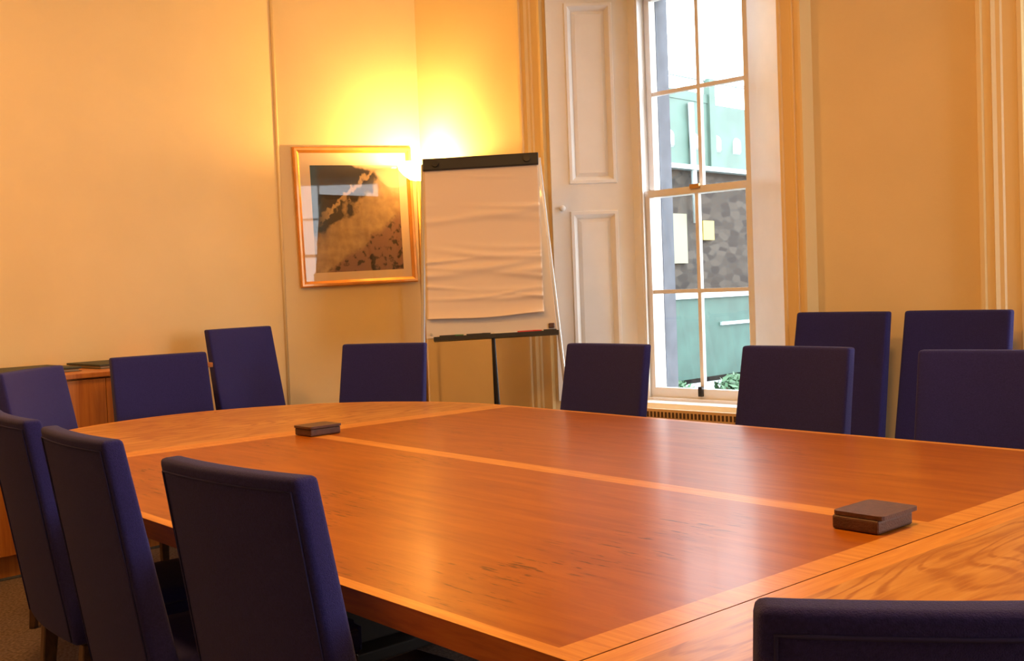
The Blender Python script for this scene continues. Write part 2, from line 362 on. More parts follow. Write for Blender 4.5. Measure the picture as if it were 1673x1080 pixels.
# shutters folded into the splayed reveals
def shutter(root_label, p_in, p_out, knob_end):
    """panelled leaf from p_in (room edge) to p_out (sash edge)"""
    a = W(*p_in); b = W(*p_out); L = (b-a).length; ang = math.atan2(b.y-a.y, b.x-a.x)
    root = thing('window_shutter', root_label, 'shutter', (a.x, a.y, 0), ang)
    sgn = -1 if knob_end else 1
    def bx(bm, x0, x1, d0, d1, z0, z1): box(bm, x0, x1, min(sgn*d0, sgn*d1), max(sgn*d0, sgn*d1), z0, z1)
    z0, z1 = .56, 2.91
    pans = [(.66, 1.64), (1.82, 2.83)]
    sx0, sx1 = .115, L-.115
    bm = bmesh.new()
    bx(bm, 0, sx0, .002, .032, z0, z1); bx(bm, sx1, L, .002, .032, z0, z1)
    bx(bm, sx0, sx1, .002, .032, z0, pans[0][0]); bx(bm, sx0, sx1, .002, .032, pans[0][1], pans[1][0]); bx(bm, sx0, sx1, .002, .032, pans[1][1], z1)
    bx(bm, sx0, sx1, .002, .014 if knob_end else .0319, pans[0][0], pans[1][1])
    obj('leaf', bm, M['white'], root)
    for (q0, q1) in (pans if knob_end else []):
        bm = bmesh.new()
        # bolection moulding: mitred ring, raised profile
        prof = [(-.012, .032), (-.008, .044), (.008, .044), (.016, .034), (.030, .016), (.030, .014)]
        rings = []
        for off, h in prof:
            rings.append([bm.verts.new((x, sgn*h, z)) for x, z in ((sx0+off, q0+off), (sx1-off, q0+off), (sx1-off, q1-off), (sx0+off, q1-off))])
        for r0, r1 in zip(rings, rings[1:]):
            for i in range(4): bm.faces.new((r0[i], r0[(i+1) % 4], r1[(i+1) % 4], r1[i]))
        obj('moulding', bm, M['white'], root)
        bm = bmesh.new(); e = .052
        rr = []
        for off, h in ((e-.018, .0142), (e, .026)):
            rr.append([bm.verts.new((x, sgn*h, z)) for x, z in ((sx0+off, q0+off), (sx1-off, q0+off), (sx1-off, q1-off), (sx0+off, q1-off))])
        for i in range(4): bm.faces.new((rr[0][i], rr[0][(i+1) % 4], rr[1][(i+1) % 4], rr[1][i]))
        bm.faces.new(rr[1])
        obj('fielded_panel', bm, M['white'], root)
    if knob_end:
        bm = bmesh.new(); lathe(bm, [(.0, 0), (.008, 0), (.007, .018), (.016, .026), (.018, .036), (.012, .044), (0, .046)], 16)
        for v in bm.verts: v.co = Vector((v.co.x, sgn*v.co.z, v.co.y))
        obj('knob', bm, M['white'], root, True, loc=(.055, sgn*.032, 1.67))
    return root
shutter('white panelled shutter leaf left of the window beside the flipchart, with small round knob', (W1[0]+.01, -.012), (G1[0]-.008, -REC+.03), True)
shutter('white shutter leaf right of the window, seen almost edge on', (W1[1]-.01, -.012), (G1[1]-.004, -REC+.06), False)

# radiator grille below the sill
rad = thing('radiator', 'low cream radiator casing with slotted top below the sash window', 'radiator', W(1.88, -.13, 0), ROOM_A)
bm = bbox(-.56, .56, -.065, .065, .08, .49, .006); obj('casing', bm, M['grille'], rad)
bm = bmesh.new(); box(bm, -.57, .57, -.075, -.062, .485, .540); box(bm, -.57, .57, -.062, .07, .491, .500)
obj('top_rail', bm, M['grille'], rad)
bm = bmesh.new()
for i in range(46): box(bm, -.55+i*.024, -.537+i*.024, -.0775, -.0745, .495, .525)
obj('grille', bm, M['slot'], rad)

# ---------------------------------------------------------------- table
TA = -.8548; TL = 2.40; TR = .981
ux = Vector((math.cos(TA), math.sin(TA))); C1v = Vector((-.7737, 3.8168)); cen = C1v+ux*TL/2
ZT = .74; TT = .042
table = thing('conference_table', 'large racetrack shaped cherry and oak conference table with inlaid pale bands', 'table', (cen.x, cen.y, 0), TA)
hl = TL/2
bm = bmesh.new()
lip = .028; cb = .03; tb = .055
def rect(x0, x1, y0, y1, mi, z=ZT):
    vs = [bm.verts.new(p) for p in ((x0, y0, z), (x1, y0, z), (x1, y1, z), (x0, y1, z))]
    f = bm.faces.new(vs); f.material_index = mi
# top face pieces: borders (band), veneer panels; body below
rect(-hl, hl, -TR, -TR+lip, 1); rect(-hl, hl, TR-lip, TR, 1)
rect(-hl, -hl+tb, -TR+lip, TR-lip, 1); rect(hl-tb, hl, -TR+lip, TR-lip, 1)
rect(-hl+tb, hl-tb, -cb, cb, 1)
rect(-hl+tb, hl-tb, -TR+lip, -cb, 0); rect(-hl+tb, hl-tb, cb, TR-lip, 0)
box(bm, -hl, hl, -TR, TR, ZT-TT, ZT-.0006, 2)
bmesh.ops.remove_doubles(bm, verts=bm.verts, dist=1e-5)
obj('center_leaf', bm, [M['veneer'], M['band'], M['edge']], table)
for sgn in (-1, 1):
    bm = bmesh.new(); N_ = 64; g = .003 if sgn > 0 else .0012; ax = TR*1.05
    def arc(r_, x0, sc=1.0):
        return [Vector((sgn*(hl+x0+(ax-x0-(TR-r_))*math.cos(t)), r_*math.sin(t))) for t in [(-PI/2+PI*i/N_) for i in range(N_+1)]]
    outer = arc(TR, g); inner = arc(TR-lip, g)
    z = ZT
    O = [bm.verts.new((p.x, p.y, z)) for p in outer]; I = [bm.verts.new((p.x, p.y, z)) for p in inner]
    Bt = [bm.verts.new((p.x, p.y, z-TT)) for p in outer]
    for i in range(N_):
        bm.faces.new((O[i], O[i+1], I[i+1], I[i])).material_index = 1
        bm.faces.new((O[i], Bt[i], Bt[i+1], O[i+1])).material_index = 2
    # transverse band beside the joint
    xb = sgn*(hl+g+.05)
    k = [i for i in range(N_+1) if abs(inner[i].x) > abs(xb)]
    ya = inner[k[0]].y; yb = inner[k[-1]].y
    low = bm.verts.new((xb, ya, z)); hi = bm.verts.new((xb, yb, z))
    bm.faces.new([I[i] for i in range(0, k[0])]+[low, hi]+[I[i] for i in range(k[-1]+1, N_+1)]).material_index = 1
    bm.faces.new([low]+[I[i] for i in k]+[hi]).material_index = 0
    bm.faces.new([O[0], I[0], I[-1], O[-1], Bt[-1], Bt[0]]).material_index = 2
    bm.faces.new(Bt).material_index = 2
    # turn the grain of the leaf across the table length via its own rotated frame
    rot = Matrix.Rotation(R(90), 4, 'Z')
    for v in bm.verts: v.co = rot.inverted() @ v.co
    o = obj('end_leaf', bm, [M['leafwood'], M['band'], M['edge']], table); o.rotation_euler.z = R(90)
    tag(o, 'rounded oak end leaf with bold grain')
# apron and two drum pedestals
bm = bmesh.new(); box(bm, -hl+.1, hl-.1, -TR+.28, -TR+.30, .62, ZT-TT); box(bm, -hl+.1, hl-.1, TR-.30, TR-.28, .62, ZT-TT)
box(bm, -hl+.1, -hl+.12, -TR+.3, TR-.3, .62, ZT-TT); box(bm, hl-.12, hl-.1, -TR+.3, TR-.3, .62, ZT-TT)
obj('apron', bm, M['matt'], table)
for x in (-hl+.25, hl-.25):
    bm = bmesh.new(); box(bm, x-.05, x+.05, -.38, .38, .04, .62); box(bm, x-.14, x+.14, -.44, .44, 0, .04)
    bevel_all(bm, .006, 2); obj('pedestal', bm, M['matt'], table)

# ---------------------------------------------------------------- boxes on the table
def brown_box(label, x, y, rz, sx, sy, h, shift):
    t = thing('box', label, 'box', (x, y, ZT+.0005), rz, 'brown boxes on the conference table')
    bm = bbox(-sx/2, sx/2, -sy/2, sy/2, 0, h-.007, .006, 3); obj('body', bm, M['boxbrown'], t)
    bm = bmesh.new(); box(bm, -sx/2-.004+shift[0], sx/2+.004+shift[0], -sy/2-.004+shift[1], sy/2+.004+shift[1], h-.0065, h+.001)
    es = [e for e in bm.edges if abs(e.verts[0].co.z-e.verts[1].co.z) > .004]
    bevel_all(bm, .014, 4, es); obj('lid', bm, M['boxbrown'], t)
brown_box('larger dark brown box with a flat lid near the right end of the table', .675, 2.050, TA, .098, .125, .034, (.004, .006))
brown_box('smaller looking brown box at the far left end of the table', -.690, 3.752, TA+.06, .098, .125, .033, (0, 0))

# ---------------------------------------------------------------- chairs
CT = .055
def make_chair(name, label, cat, top, group, CW=.45):
    root = thing(name, label, cat, group=group)
    # chair faces +Y; origin on the floor under the seat centre
    rec = math.tan(R(11)); yb = -.185; zb = .40
    bm = bmesh.new(); nx, nz = 10, 14; rc = .022
    def yb_at(z): return yb-(z-zb)*rec
    def th(z): return CT*(.78+.34*(1-(z-zb)/(top-zb)))
    grid = {}
    for side in (0, 1):
        for i in range(nx+1):
            for k in range(nz+1):
                x = -CW/2+CW*i/nx; z = zb+(top-zb)*k/nz
                wdt = 1.0+.03*(1-(z-zb)/(top-zb))
                bow = -.016*(1-(2*i/nx-1)**2)
                y = yb_at(z)+bow-(th(z) if side else 0)
                grid[side, i, k] = bm.verts.new((x*wdt, y, z))
    for i in range(nx):
        for k in range(nz):
            bm.faces.new([grid[0, i, k], grid[0, i+1, k], grid[0, i+1, k+1], grid[0, i, k+1]])
            bm.faces.new([grid[1, i, k], grid[1, i, k+1], grid[1, i+1, k+1], grid[1, i+1, k]])
    for i in range(nx):
        for k in (0, nz): bm.faces.new([grid[0, i, k], grid[0, i+1, k], grid[1, i+1, k], grid[1, i, k]])
    for k in range(nz):
        for i in (0, nx): bm.faces.new([grid[0, i, k], grid[0, i, k+1], grid[1, i, k+1], grid[1, i, k]])
    bmesh.ops.recalc_face_normals(bm, faces=bm.faces)
    sharp = [e for e in bm.edges if len(e.link_faces) == 2 and e.calc_face_angle() > .9]
    bmesh.ops.bevel(bm, geom=sharp, offset=.011, segments=3, affect='EDGES', profile=.55)
    obj('backrest', bm, M['fabric'], root, True)
    # seam piping around the rear face of the back
    bm = bmesh.new(); zt_ = top-.022; hw = CW/2-.014
    def pt(x, z): return Vector((x*(1+.03*(1-(z-zb)/(top-zb))), yb_at(z)-th(z)-.016*(1-(2*x/CW)**2)-.0012, z))
    path = [pt(-hw, zb+.01+(zt_-zb-.01)*k/10) for k in range(11)]+[pt(-CW/2+CW*i/10, zt_) for i in range(1, 10)]+[pt(hw, zt_)]+[pt(hw, zt_-(zt_-zb-.01)*k/10) for k in range(1, 11)]
    rings = []
    for i, p in enumerate(path):
        t = (path[min(i+1, len(path)-1)]-path[max(i-1, 0)]).normalized(); Y = Vector((0, 1, 0)); Y = (Y-t*Y.dot(t)).normalized(); Zv = t.cross(Y)
        rings.append([bm.verts.new(p+(Y*math.cos(PI*k/4)+Zv*math.sin(PI*k/4))*.0021) for k in range(8)])
    for r0, r1 in zip(rings, rings[1:]):
        for k in range(8): bm.faces.new((r0[k], r0[(k+1) % 8], r1[(k+1) % 8], r1[k]))
    bm.faces.new(rings[0]); bm.faces.new(rings[-1])
    obj('seam', bm, M['seam'], root, True)
    bm = bmesh.new(); box(bm, -CW/2-.004, CW/2+.004, yb-.012, .235, .385, .475)
    bmesh.ops.subdivide_edges(bm, edges=list(bm.edges), cuts=4, use_grid_fill=True)
    for v in bm.verts:
        if v.co.z > .47:
            v.co.z += .012*(1-(v.co.x/(CW/2))**2)*(1-((v.co.y-.02)/.22)**2)
    sharp = [e for e in bm.edges if len(e.link_faces) == 2 and e.calc_face_angle() > .9]
    bmesh.ops.bevel(bm, geom=sharp, offset=.018, segments=3, affect='EDGES')
    obj('seat', bm, M['fabric'], root, True)
    for sx in (-1, 1):
        for yy, ye in ((.205, .205), (yb-.02, yb-.06)):
            bm = bmesh.new(); a = .019; b = .013; X = sx*(CW/2-.03)
            top_ = [(X+dx*a, yy+dy*a, .395) for dx, dy in ((-1, -1), (1, -1), (1, 1), (-1, 1))]
            bot_ = [(X+dx*b, ye+dy*b, 0) for dx, dy in ((-1, -1), (1, -1), (1, 1), (-1, 1))]
            T = [bm.verts.new(p) for p in top_]; B = [bm.verts.new(p) for p in bot_]
            for i in range(4): bm.faces.new((T[i], T[(i+1) % 4], B[(i+1) % 4], B[i]))
            bm.faces.new(T); bm.faces.new(B[::-1]); bevel_all(bm, .003, 1)
            obj('leg', bm, M['darkwood'], root)
    return root
def copy_tree(o, parent=None):
    c = o.copy(); C.objects.link(c); c.parent = parent
    for ch in list(o.children): copy_tree(ch, c)
    return c
def put(chair, x, y, facing, top, label, rear=False, group=None):
    """x, y = centre of the top edge (front face, or rear face when rear); facing in degrees (direction the sitter looks)"""
    yt = -.185-(top-.40)*math.tan(R(11))-.016-(CT*.8 if rear else 0)
    a = R(facing)-PI/2
    chair.location = (x+math.sin(a)*yt, y-math.cos(a)*yt, 0); chair.rotation_euler.z = a
    chair['label'] = label
    if group: chair['group'] = group
GA = 'blue upholstered chairs around the conference table'
GB = 'taller blue chairs kept against the walls'
LOW, HIGH, NEAR = .975, 1.062, .955
low = make_chair('dining_chair', 'x', 'chair', LOW, GA)
SP = [
 (-.635, 5.33, -110, 'dark faced blue chair at the far head of the table, in front of the flipchart', False),
 (.395, 4.52, -138, 'blue chair behind the table, in front of the window shutter and sash', False),
 (1.015, 3.87, -139, 'blue chair behind the table, just right of the sash window', False),
 (1.48, 3.32, -128, 'blue chair behind the table, cut by the right edge of the photo', False),
 (-1.655, 5.05, -53, 'blue chair at the left end of the table, in front of the wooden cabinet', False),
 (-1.91, 4.27, -6, 'bright violet chair facing right, at the left edge of the photo', False),
 (-1.285, 2.66, 38, 'leftmost chair seen from behind, cut by the left edge of the photo', True),
 (-.942, 2.225, 40, 'chair seen from behind, middle of the three on the near side', True),
 (-.480, 1.69, 47, 'chair seen from behind, nearest of the three along the near side', True),
 (.384, .823, 84, 'closest chair in the bottom right corner, only its rounded top showing', True),
]
near = make_chair('dining_chair', 'x', 'chair', NEAR, GA, .395)
spots = [(*q[:5], near if q[4] else low) for q in [tuple(p) for p in SP]]
used = set()
for (x, y, fc, lb, rear, src) in spots:
    c = src if src.name not in used else copy_tree(src)
    used.add(src.name)
    put(c, x, y, fc, NEAR if rear else LOW, lb, rear)
high = make_chair('dining_chair', 'x', 'chair', HIGH, GB)
hs = [(-1.515, 6.0, -35, 'tall blue chair standing by the cabinet end, left of the framed picture'),
      (1.47, 4.80, -138, 'tall dark chair against the wall beside the window, left one of two'),
      (1.845, 4.47, -138, 'tall dark chair against the wall, right one of two, beside the far right moulding')]
for i, (x, y, fc, lb) in enumerate(hs):
    c = high if i == 0 else copy_tree(high)
    put(c, x, y, fc, HIGH, lb)

# ---------------------------------------------------------------- cabinet along the left wall
cab = thing('cabinet', 'long low orange wood cabinet along the left wall', 'cabinet', W(LEFT_U+.02, 1.75), ROOM_A)
# local x = u depth, local y = -v
D0, D1, LEN = 0.004, .60, 3.3
bm = bbox(D0, D1+.0, -LEN, 0, .875, .90, .004); obj('worktop', bm, M['cab'], cab)
bm = bmesh.new(); box(bm, D0, D1-.035, -LEN+.01, -.01, .10, .874); obj('body', bm, M['cab'], cab)
bm = bmesh.new(); box(bm, D0, D1-.05, -LEN+.02, -.02, 0, .10); obj('plinth', bm, M['cab'], cab)
n = 6; wd = (LEN-.06)/n
for i in range(n):
    y1 = -.03-i*wd-.0015; y0 = y1-wd+.003
    bm = bbox(D1-.034, D1-.014, y0, y1, .105, .868, .002, 1); dr = obj('door', bm, M['cab'], cab)
# folders lying on the cabinet
for (u0, u1, v0, v1, hh, lb) in ((-.28, .12, 2.36, 3.10, .022, 'dark flat folder lying on the cabinet top at the left edge of the photo'),
                             (-.28, .10, 1.98, 2.26, .022, 'dark flat folder lying on the cabinet top behind the second chair back')):
    cpt = W((u0+u1)/2, (v0+v1)/2, .9005)
    t = thing('folder', lb, 'folder', cpt, ROOM_A, 'dark folders on the cabinet'); a, b = (u1-u0)/2, (v1-v0)/2
    obj('cover', bbox(-a, a, -b, b, .012, hh, .003), M['grey'], t)
    bm = bmesh.new(); box(bm, -a+.008, a-.01, -b+.01, b-.01, .002, .012); obj('pages', bm, M['papere'], t)
    bm = bmesh.new(); box(bm, -a, a, -b, b, 0, .002); obj('back_cover', bm, M['grey'], t)

# ---------------------------------------------------------------- framed picture
A0 = W(LEFT_U, CANT_V); A1 = W(0, 0); cd = (A1-A0).normalized(); cn = Vector((cd.y, -cd.x, 0))
pc = A0+cd*.482+cn*.004
pic = thing('framed_picture', 'gilt framed coastal landscape print with cream mount on the corner wall', 'picture', (pc.x, pc.y, 1.714), math.atan2(cd.y, cd.x))
pic.rotation_euler = (0, R(-1.1), math.atan2(cd.y, cd.x))
pw, ph, fwid = .385, .432, .036
bm = bmesh.new()
prof = [(0, 0), (0, -.020), (.008, -.030), (.020, -.030), (.030, -.020), (.036, -.016), (.036, 0)]
rings = [[bm.verts.new((x, y, z)) for x, z in ((-pw+o_, -ph+o_), (pw-o_, -ph+o_), (pw-o_, ph-o_), (-pw+o_, ph-o_))] for o_, y in prof]
for i_ in range(len(rings)):
    r0, r1 = rings[i_], rings[(i_+1) % len(rings)]
    for i in range(4): bm.faces.new((r0[i], r0[(i+1) % 4], r1[(i+1) % 4], r1[i]))
obj('frame', bm, M['gold'], pic)
iw0, iw1, iz0, iz1 = -.282, .295, -.345, .320
bm = bmesh.new()
o4 = [(-pw+.034, -ph+.034), (pw-.034, -ph+.034), (pw-.034, ph-.034), (-pw+.034, ph-.034)]; i4 = [(iw0, iz0), (iw1, iz0), (iw1, iz1), (iw0, iz1)]
for y in (-.009, -.006):
    pass
O = [bm.verts.new((x, -.0095, z)) for x, z in o4]; I = [bm.verts.new((x, -.0095, z)) for x, z in i4]; I2 = [bm.verts.new((x, -.0075, z)) for x, z in i4]
for i in range(4): bm.faces.new((O[i], O[(i+1) % 4], I[(i+1) % 4], I[i])); bm.faces.new((I[i], I[(i+1) % 4], I2[(i+1) % 4], I2[i]))
obj('mount', bm, M['mount'], pic)
bm = bmesh.new(); box(bm, iw0-.005, iw1+.005, -.0072, -.004, iz0-.005, iz1+.005); obj('print', bm, M['print'], pic)
bm = bmesh.new(); box(bm, -pw+.033, pw-.033, -.0135, -.0115, -ph+.033, ph-.033); obj('glass', bm, M['glass'], pic)

# ---------------------------------------------------------------- flipchart
fl = thing('flipchart_easel', 'white flipchart easel with a crumpled paper pad and black clamp', 'flipchart', (-.12, 5.90, 0), 0)
def FP(x, z, d=0):   # board plane: leans back; x local, z height, d toward the viewer
    y = (z-1.45)*.16
    return Vector((x, y-d*.987, z+.021*x+d*.158))
def fquad(bm, x0b, x1b, x0t, x1t, z0, z1, d0, d1):
    vs = [bm.verts.new(FP(x, z, d)) for d in (d0, d1) for x, z in ((x0b, z0), (x1b, z0), (x1t, z1), (x0t, z1))]
    for f in ((0, 1, 2, 3), (7, 6, 5, 4), (0, 4, 5, 1), (1, 5, 6, 2), (2, 6, 7, 3), (3, 7, 4, 0)): bm.faces.new([vs[i] for i in f])
ZB0, ZB1 = .972, 1.925
bm = bmesh.new(); fquad(bm, -.342, .366, -.335, .300, ZB0, ZB1-.01, 0, .016); bevel_all(bm, .003, 2); obj('board', bm, M['board'], fl)
cl = bmesh.new(); fquad(cl, -.335, .300, -.335, .300, 1.882, 1.948, .014, .045); bevel_all(cl, .006, 3); clamp = obj('clamp', cl, M['black'], fl)
for x in (-.265, .235):
    bm = bmesh.new(); tube(bm, FP(x, 1.915, .045), FP(x, 1.915, .058), .018, n=20); obj('clamp_knob', bm, M['blackm'], clamp)
# paper sheets: a stack behind and a curling top sheet with soft horizontal folds
bm = bmesh.new(); fquad(bm, -.330, .296, -.330, .296, 1.075, 1.885, .0165, .021); obj('paper_block', bm, M['paper'], fl)
bm = bmesh.new(); nx, nz = 60, 120; G = []
rnd = random.Random(3)
folds = [(rnd.uniform(.04, .97), rnd.uniform(-.05, .11), rnd.uniform(.006, .020), rnd.uniform(.007, .018), rnd.uniform(0, 6), rnd.uniform(.0, .5)) for _ in range(17)]
for k in range(nz+1):
    row = []
    for i in range(nx+1):
        s = i/nx; t = k/nz
        x = -.331+.628*s; z = 1.887-.812*t
        sag = 0.0
        z -= .020*(1-(1-s))*t*.0
        d = .0225+.004*t
        for t0, sl, wd_, amp, ph_, cut in folds:
            q = (t-(t0+sl*(s-.5)+.008*math.sin(5*s+ph_)))/wd_
            env = .5+.5*math.sin(ph_+s*4.5)
            d += amp*env*math.exp(-q*q/2)*min(1, t*6)
        d += .0025*math.sin(9*t+2.2*s)*min(1, t*5)+.0025
        if t > .93: d += .030*((t-.93)/.07)**2*(.5+.5*s)
        z -= .010*t*(1-math.cos(2*PI*s))*.5+(.012*(.5-s))*t*.4
        row.append(bm.verts.new(FP(x, z, d)))
    G.append(row)
for k in range(nz):
    for i in range(nx): bm.faces.new((G[k][i], G[k][i+1], G[k+1][i+1], G[k+1][i]))
o = obj('paper_sheet', bm, M['paper'], fl, True); md = o.modifiers.new('t', 'SOLIDIFY'); md.thickness = .0004
# tray, catch, legs
bm = bmesh.new(); fquad(bm, -.30, .37, -.30, .37, .955, .968, -.004, .055); fquad(bm, -.30, .37, -.30, .37, .968, .976, .050, .055); obj('pen_tray', bm, M['black'], fl)
bm = bmesh.new(); fquad(bm, .318, .350, .318, .350, .992, 1.018, .015, .030); bevel_all(bm, .003, 1); obj('catch', bm, M['boxbrown'], fl)
bm = bmesh.new(); tube(bm, FP(-.315, .995, .015), FP(-.315, .995, .024), .007, n=14); obj('catch', bm, M['chrome'], fl)
for a, b in (((-.336, 1.93), (-.375, .62)), ((.302, 1.93), (.412, .62))):
    bm = bmesh.new(); p = FP(a[0], a[1], -.012); q = FP(a[0]+(b[0]-a[0])*1.32, .01, -.012); q.z = 0
    tube(bm, p, q, .011, .011, 12); obj('leg', bm, M['chrome'], fl)
bm = bmesh.new(); tube(bm, (.01, .10, 1.9), (.01, .52, .0), .0105, n=12); obj('leg', bm, M['blackm'], fl)
bm = bmesh.new(); tube(bm, (.018, -.085, .956), (.045, -.14, .25), .0105, n=12); tube(bm, (.045, -.14, .27), (.052, -.155, .0), .0075, n=12); o = obj('center_post', bm, M['blackm'], fl)
# marker pens in the tray
def marker(x, ln, body, cap, label):
    p = Vector((-.12, 5.90, 0))+FP(x, .9735, .024); ry = -math.atan(.021)
    t = thing('marker_pen', label, 'marker pen', p, 0, 'marker pens on the flipchart tray'); t.rotation_euler = (0, ry, 0)
    bm = bmesh.new(); tube(bm, (-ln/2, 0, .0045), (ln*.15, 0, .0045), .0082, n=14); obj('barrel', bm, body, t, False)
    bm = bmesh.new(); tube(bm, (ln*.15, 0, .0045), (ln*.5, 0, .0045), .0090, .0075, 14); obj('cap', bm, cap, t, False)
red = mat('red_marker', (.55, .03, .03), .4); green = mat('green_marker', (.03, .15, .06), .4); wht = mat('white_marker', (.75, .7, .62), .4)
marker(-.205, .13, M['black'], green, 'green capped marker at the left of the flipchart tray')
marker(-.060, .13, M['black'], M['black'], 'black marker near the middle of the flipchart tray')
marker(.085, .12, wht, wht, 'plain white marker on the flipchart tray')
marker(.215, .13, red, red, 'red marker on the right half of the flipchart tray')
marker(.325, .07, M['black'], M['black'], 'short black marker at the right end of the flipchart tray')

# ---------------------------------------------------------------- floor standing uplighter in the corner
lx, ly = -.552, 6.79
lamp = thing('floor_lamp', 'glowing uplighter floor lamp in the corner behind the flipchart', 'lamp', (lx, ly, 0))
bm = bmesh.new(); lathe(bm, [(0, 0), (.14, 0), (.14, .012), (.12, .022), (.02, .03), (0, .03)], 32); obj('base', bm, M['brass'], lamp, True)
bm = bmesh.new(); tube(bm, (0, 0, .028), (0, 0, 1.925), .012, n=16); obj('pole', bm, M['brass'], lamp, True)
bm = bmesh.new(); lathe(bm, [(.012, 1.915), (.05, 1.925), (.09, 1.955), (.118, 1.99), (.128, 2.03), (.125, 2.03), (.115, 1.992), (.087, 1.960), (.048, 1.931), (.012, 1.925)], 40); obj('lamp_shade', bm, M['bowl'], lamp, True)
bm = bmesh.new(); bmesh.ops.create_uvsphere(bm, u_segments=20, v_segments=12, radius=.028)
obj('bulb', bm, mat('hot_bulb', (1, .8, .5), .5, emit=(1, .62, .22), es=150), lamp, True, loc=(0, 0, 1.985))

# ---------------------------------------------------------------- outside
bm = bmesh.new(); prism(bm, [tuple(W(*p)[:2]) for p in ((-16, -.9), (14, -.9), (14, -26), (-16, -26))], -.42, -.37)
gr = mat('wet_ground', (.07, .07, .06), .8, noise=.4, nscale=6); struct('ground', bm, gr)
def stonewall_mat():
    m, nt, b = new_mat('rubble_stone'); N = nt.nodes.new; L = nt.links.new
    tc = N('ShaderNodeTexCoord'); mp = N('ShaderNodeMapping'); mp.inputs['Scale'].default_value = (1, 1, 2.2); L(tc.outputs['Object'], mp.inputs[0])
    v = N('ShaderNodeTexVoronoi'); v.inputs['Scale'].default_value = 5.2; L(mp.outputs[0], v.inputs['Vector'])
    cr = N('ShaderNodeValToRGB'); e = cr.color_ramp.elements
    e[0].color = (.015, .011, .009, 1); e[1].color = (.055, .045, .036, 1); k = e.new(.5); k.color = (.03, .023, .017, 1)
    sx = N('ShaderNodeSeparateColor'); L(v.outputs['Color'], sx.inputs[0]); L(sx.outputs[0], cr.inputs[0])
    v2 = N('ShaderNodeTexVoronoi'); v2.feature = 'DISTANCE_TO_EDGE'; v2.inputs['Scale'].default_value = 5.2; L(mp.outputs[0], v2.inputs['Vector'])
    mr = N('ShaderNodeMapRange'); mr.inputs[1].default_value = .0; mr.inputs[2].default_value = .05; L(v2.outputs['Distance'], mr.inputs[0])
    mx = N('ShaderNodeMix'); mx.data_type = 'RGBA'; L(mr.outputs[0], mx.inputs['Factor']); mx.inputs['A'].default_value = (.03, .027, .024, 1); L(cr.outputs[0], mx.inputs['B'])
    L(mx.outputs['Result'], b.inputs['Base Color']); b.inputs['Roughness'].default_value = .9; return m
gclad = mat('green_cladding', (.06, .115, .095), .6, noise=.18, nscale=3)
gfence = mat('green_hoarding', (.025, .07, .056), .6, noise=.2, nscale=4)
pale = mat('pale_blue_paint', (.36, .45, .48), .5)
cream = mat('cream_board', (.18, .18, .12), .6); yel = mat('yellow_board', (.34, .27, .07), .6)
FU = -3.0
bld = thing('building', 'stone building beyond the window with green cladding above and a pale gutter', 'building', W(FU, -8), ROOM_A)
def lb(bm, x0, x1, y0, y1, z0, z1): box(bm, x0, x1, y0, y1, z0, z1)   # local x=u (toward viewer), local y=-v
bm = bmesh.new(); lb(bm, -.4, 0, -6, 8, -.6, 2.70); obj('stone_wall', bm, stonewall_mat(), bld)
bm = bmesh.new(); lb(bm, -.35, .05, -6, 8, 2.76, 3.62); obj('cladding', bm, gclad, bld)
bm = bmesh.new(); lb(bm, -.3, .14, -6, 8, 2.70, 2.76); obj('gutter', bm, pale, bld)
for yc in (-1.1, -.55, 0, .5, 1.0):
    bm = bmesh.new(); pts = [(-.09, 2.98), (.09, 2.98)]+[(.09*math.cos(PI*i/10), 3.12+.09*math.sin(PI*i/10)) for i in range(11)]
    a = [bm.verts.new((.05, yc+x, z)) for x, z in pts]; b = [bm.verts.new((.08, yc+x*.8, (z-3.12)*.8+3.12)) for x, z in pts]
    for i in range(len(pts)): bm.faces.new((a[i], a[(i+1) % len(pts)], b[(i+1) % len(pts)], b[i]))
    bm.faces.new(b); obj('arched_vent', bm, pale, bld)
bm = bmesh.new(); lb(bm, -.34, .06, -6, -.12, 3.62, 3.74); lb(bm, .0, .09, -.2, -.06, 2.76, 3.95); obj('parapet', bm, gclad, bld)
bm = bmesh.new(); lb(bm, -.02, .03, -6, 3, 3.93, 3.97); obj('roof_rail', bm, pale, bld)
for yy in (-3.5, -2, -.9, .6, 2):
    bm = bmesh.new(); lb(bm, -.01, .02, yy, yy+.03, 3.62, 3.93); obj('rail_post', bm, pale, bld)
bm = bmesh.new(); tube(bm, (.10, -.62, 2.0), (.10, -.66, 3.58), .04, n=10); obj('downpipe', bm, pale, bld, True)
# boards leaning on the stone wall
bm = bmesh.new(); box(bm, .005, .05, -1.08, -.76, 1.47, 2.12); o = obj('sign_board', bm, cream, loc=W(FU, -8), rotz=ROOM_A); tag(o, 'tall pale cream board fixed to the stone wall outside', 'board')
bm = bmesh.new(); box(bm, .005, .05, -.38, -.12, 1.78, 2.04); o = obj('sign_board', bm, yel, loc=W(FU, -8), rotz=ROOM_A); tag(o, 'small yellow board on the stone wall outside', 'board')
# green hoarding in front
fn = thing('fence', 'green boarded fence with a pale top rail outside the window', 'fence', W(-2.2, -6.5), ROOM_A)
bm = bmesh.new(); box(bm, -.03, 0, -5, 7, .05, 1.02)
obj('boards', bm, gfence, fn)
bm = bmesh.new(); box(bm, -.06, .04, -5, 7, 1.02, 1.10); box(bm, 0.001, .03, .3, 7, .67, .71); obj('rail', bm, pale, fn)
for i in range(9):
    bm = bmesh.new(); box(bm, -.09, -.031, -4.8+i*1.4, -4.7+i*1.4, -.37, 1.0); obj('post', bm, gfence, fn)
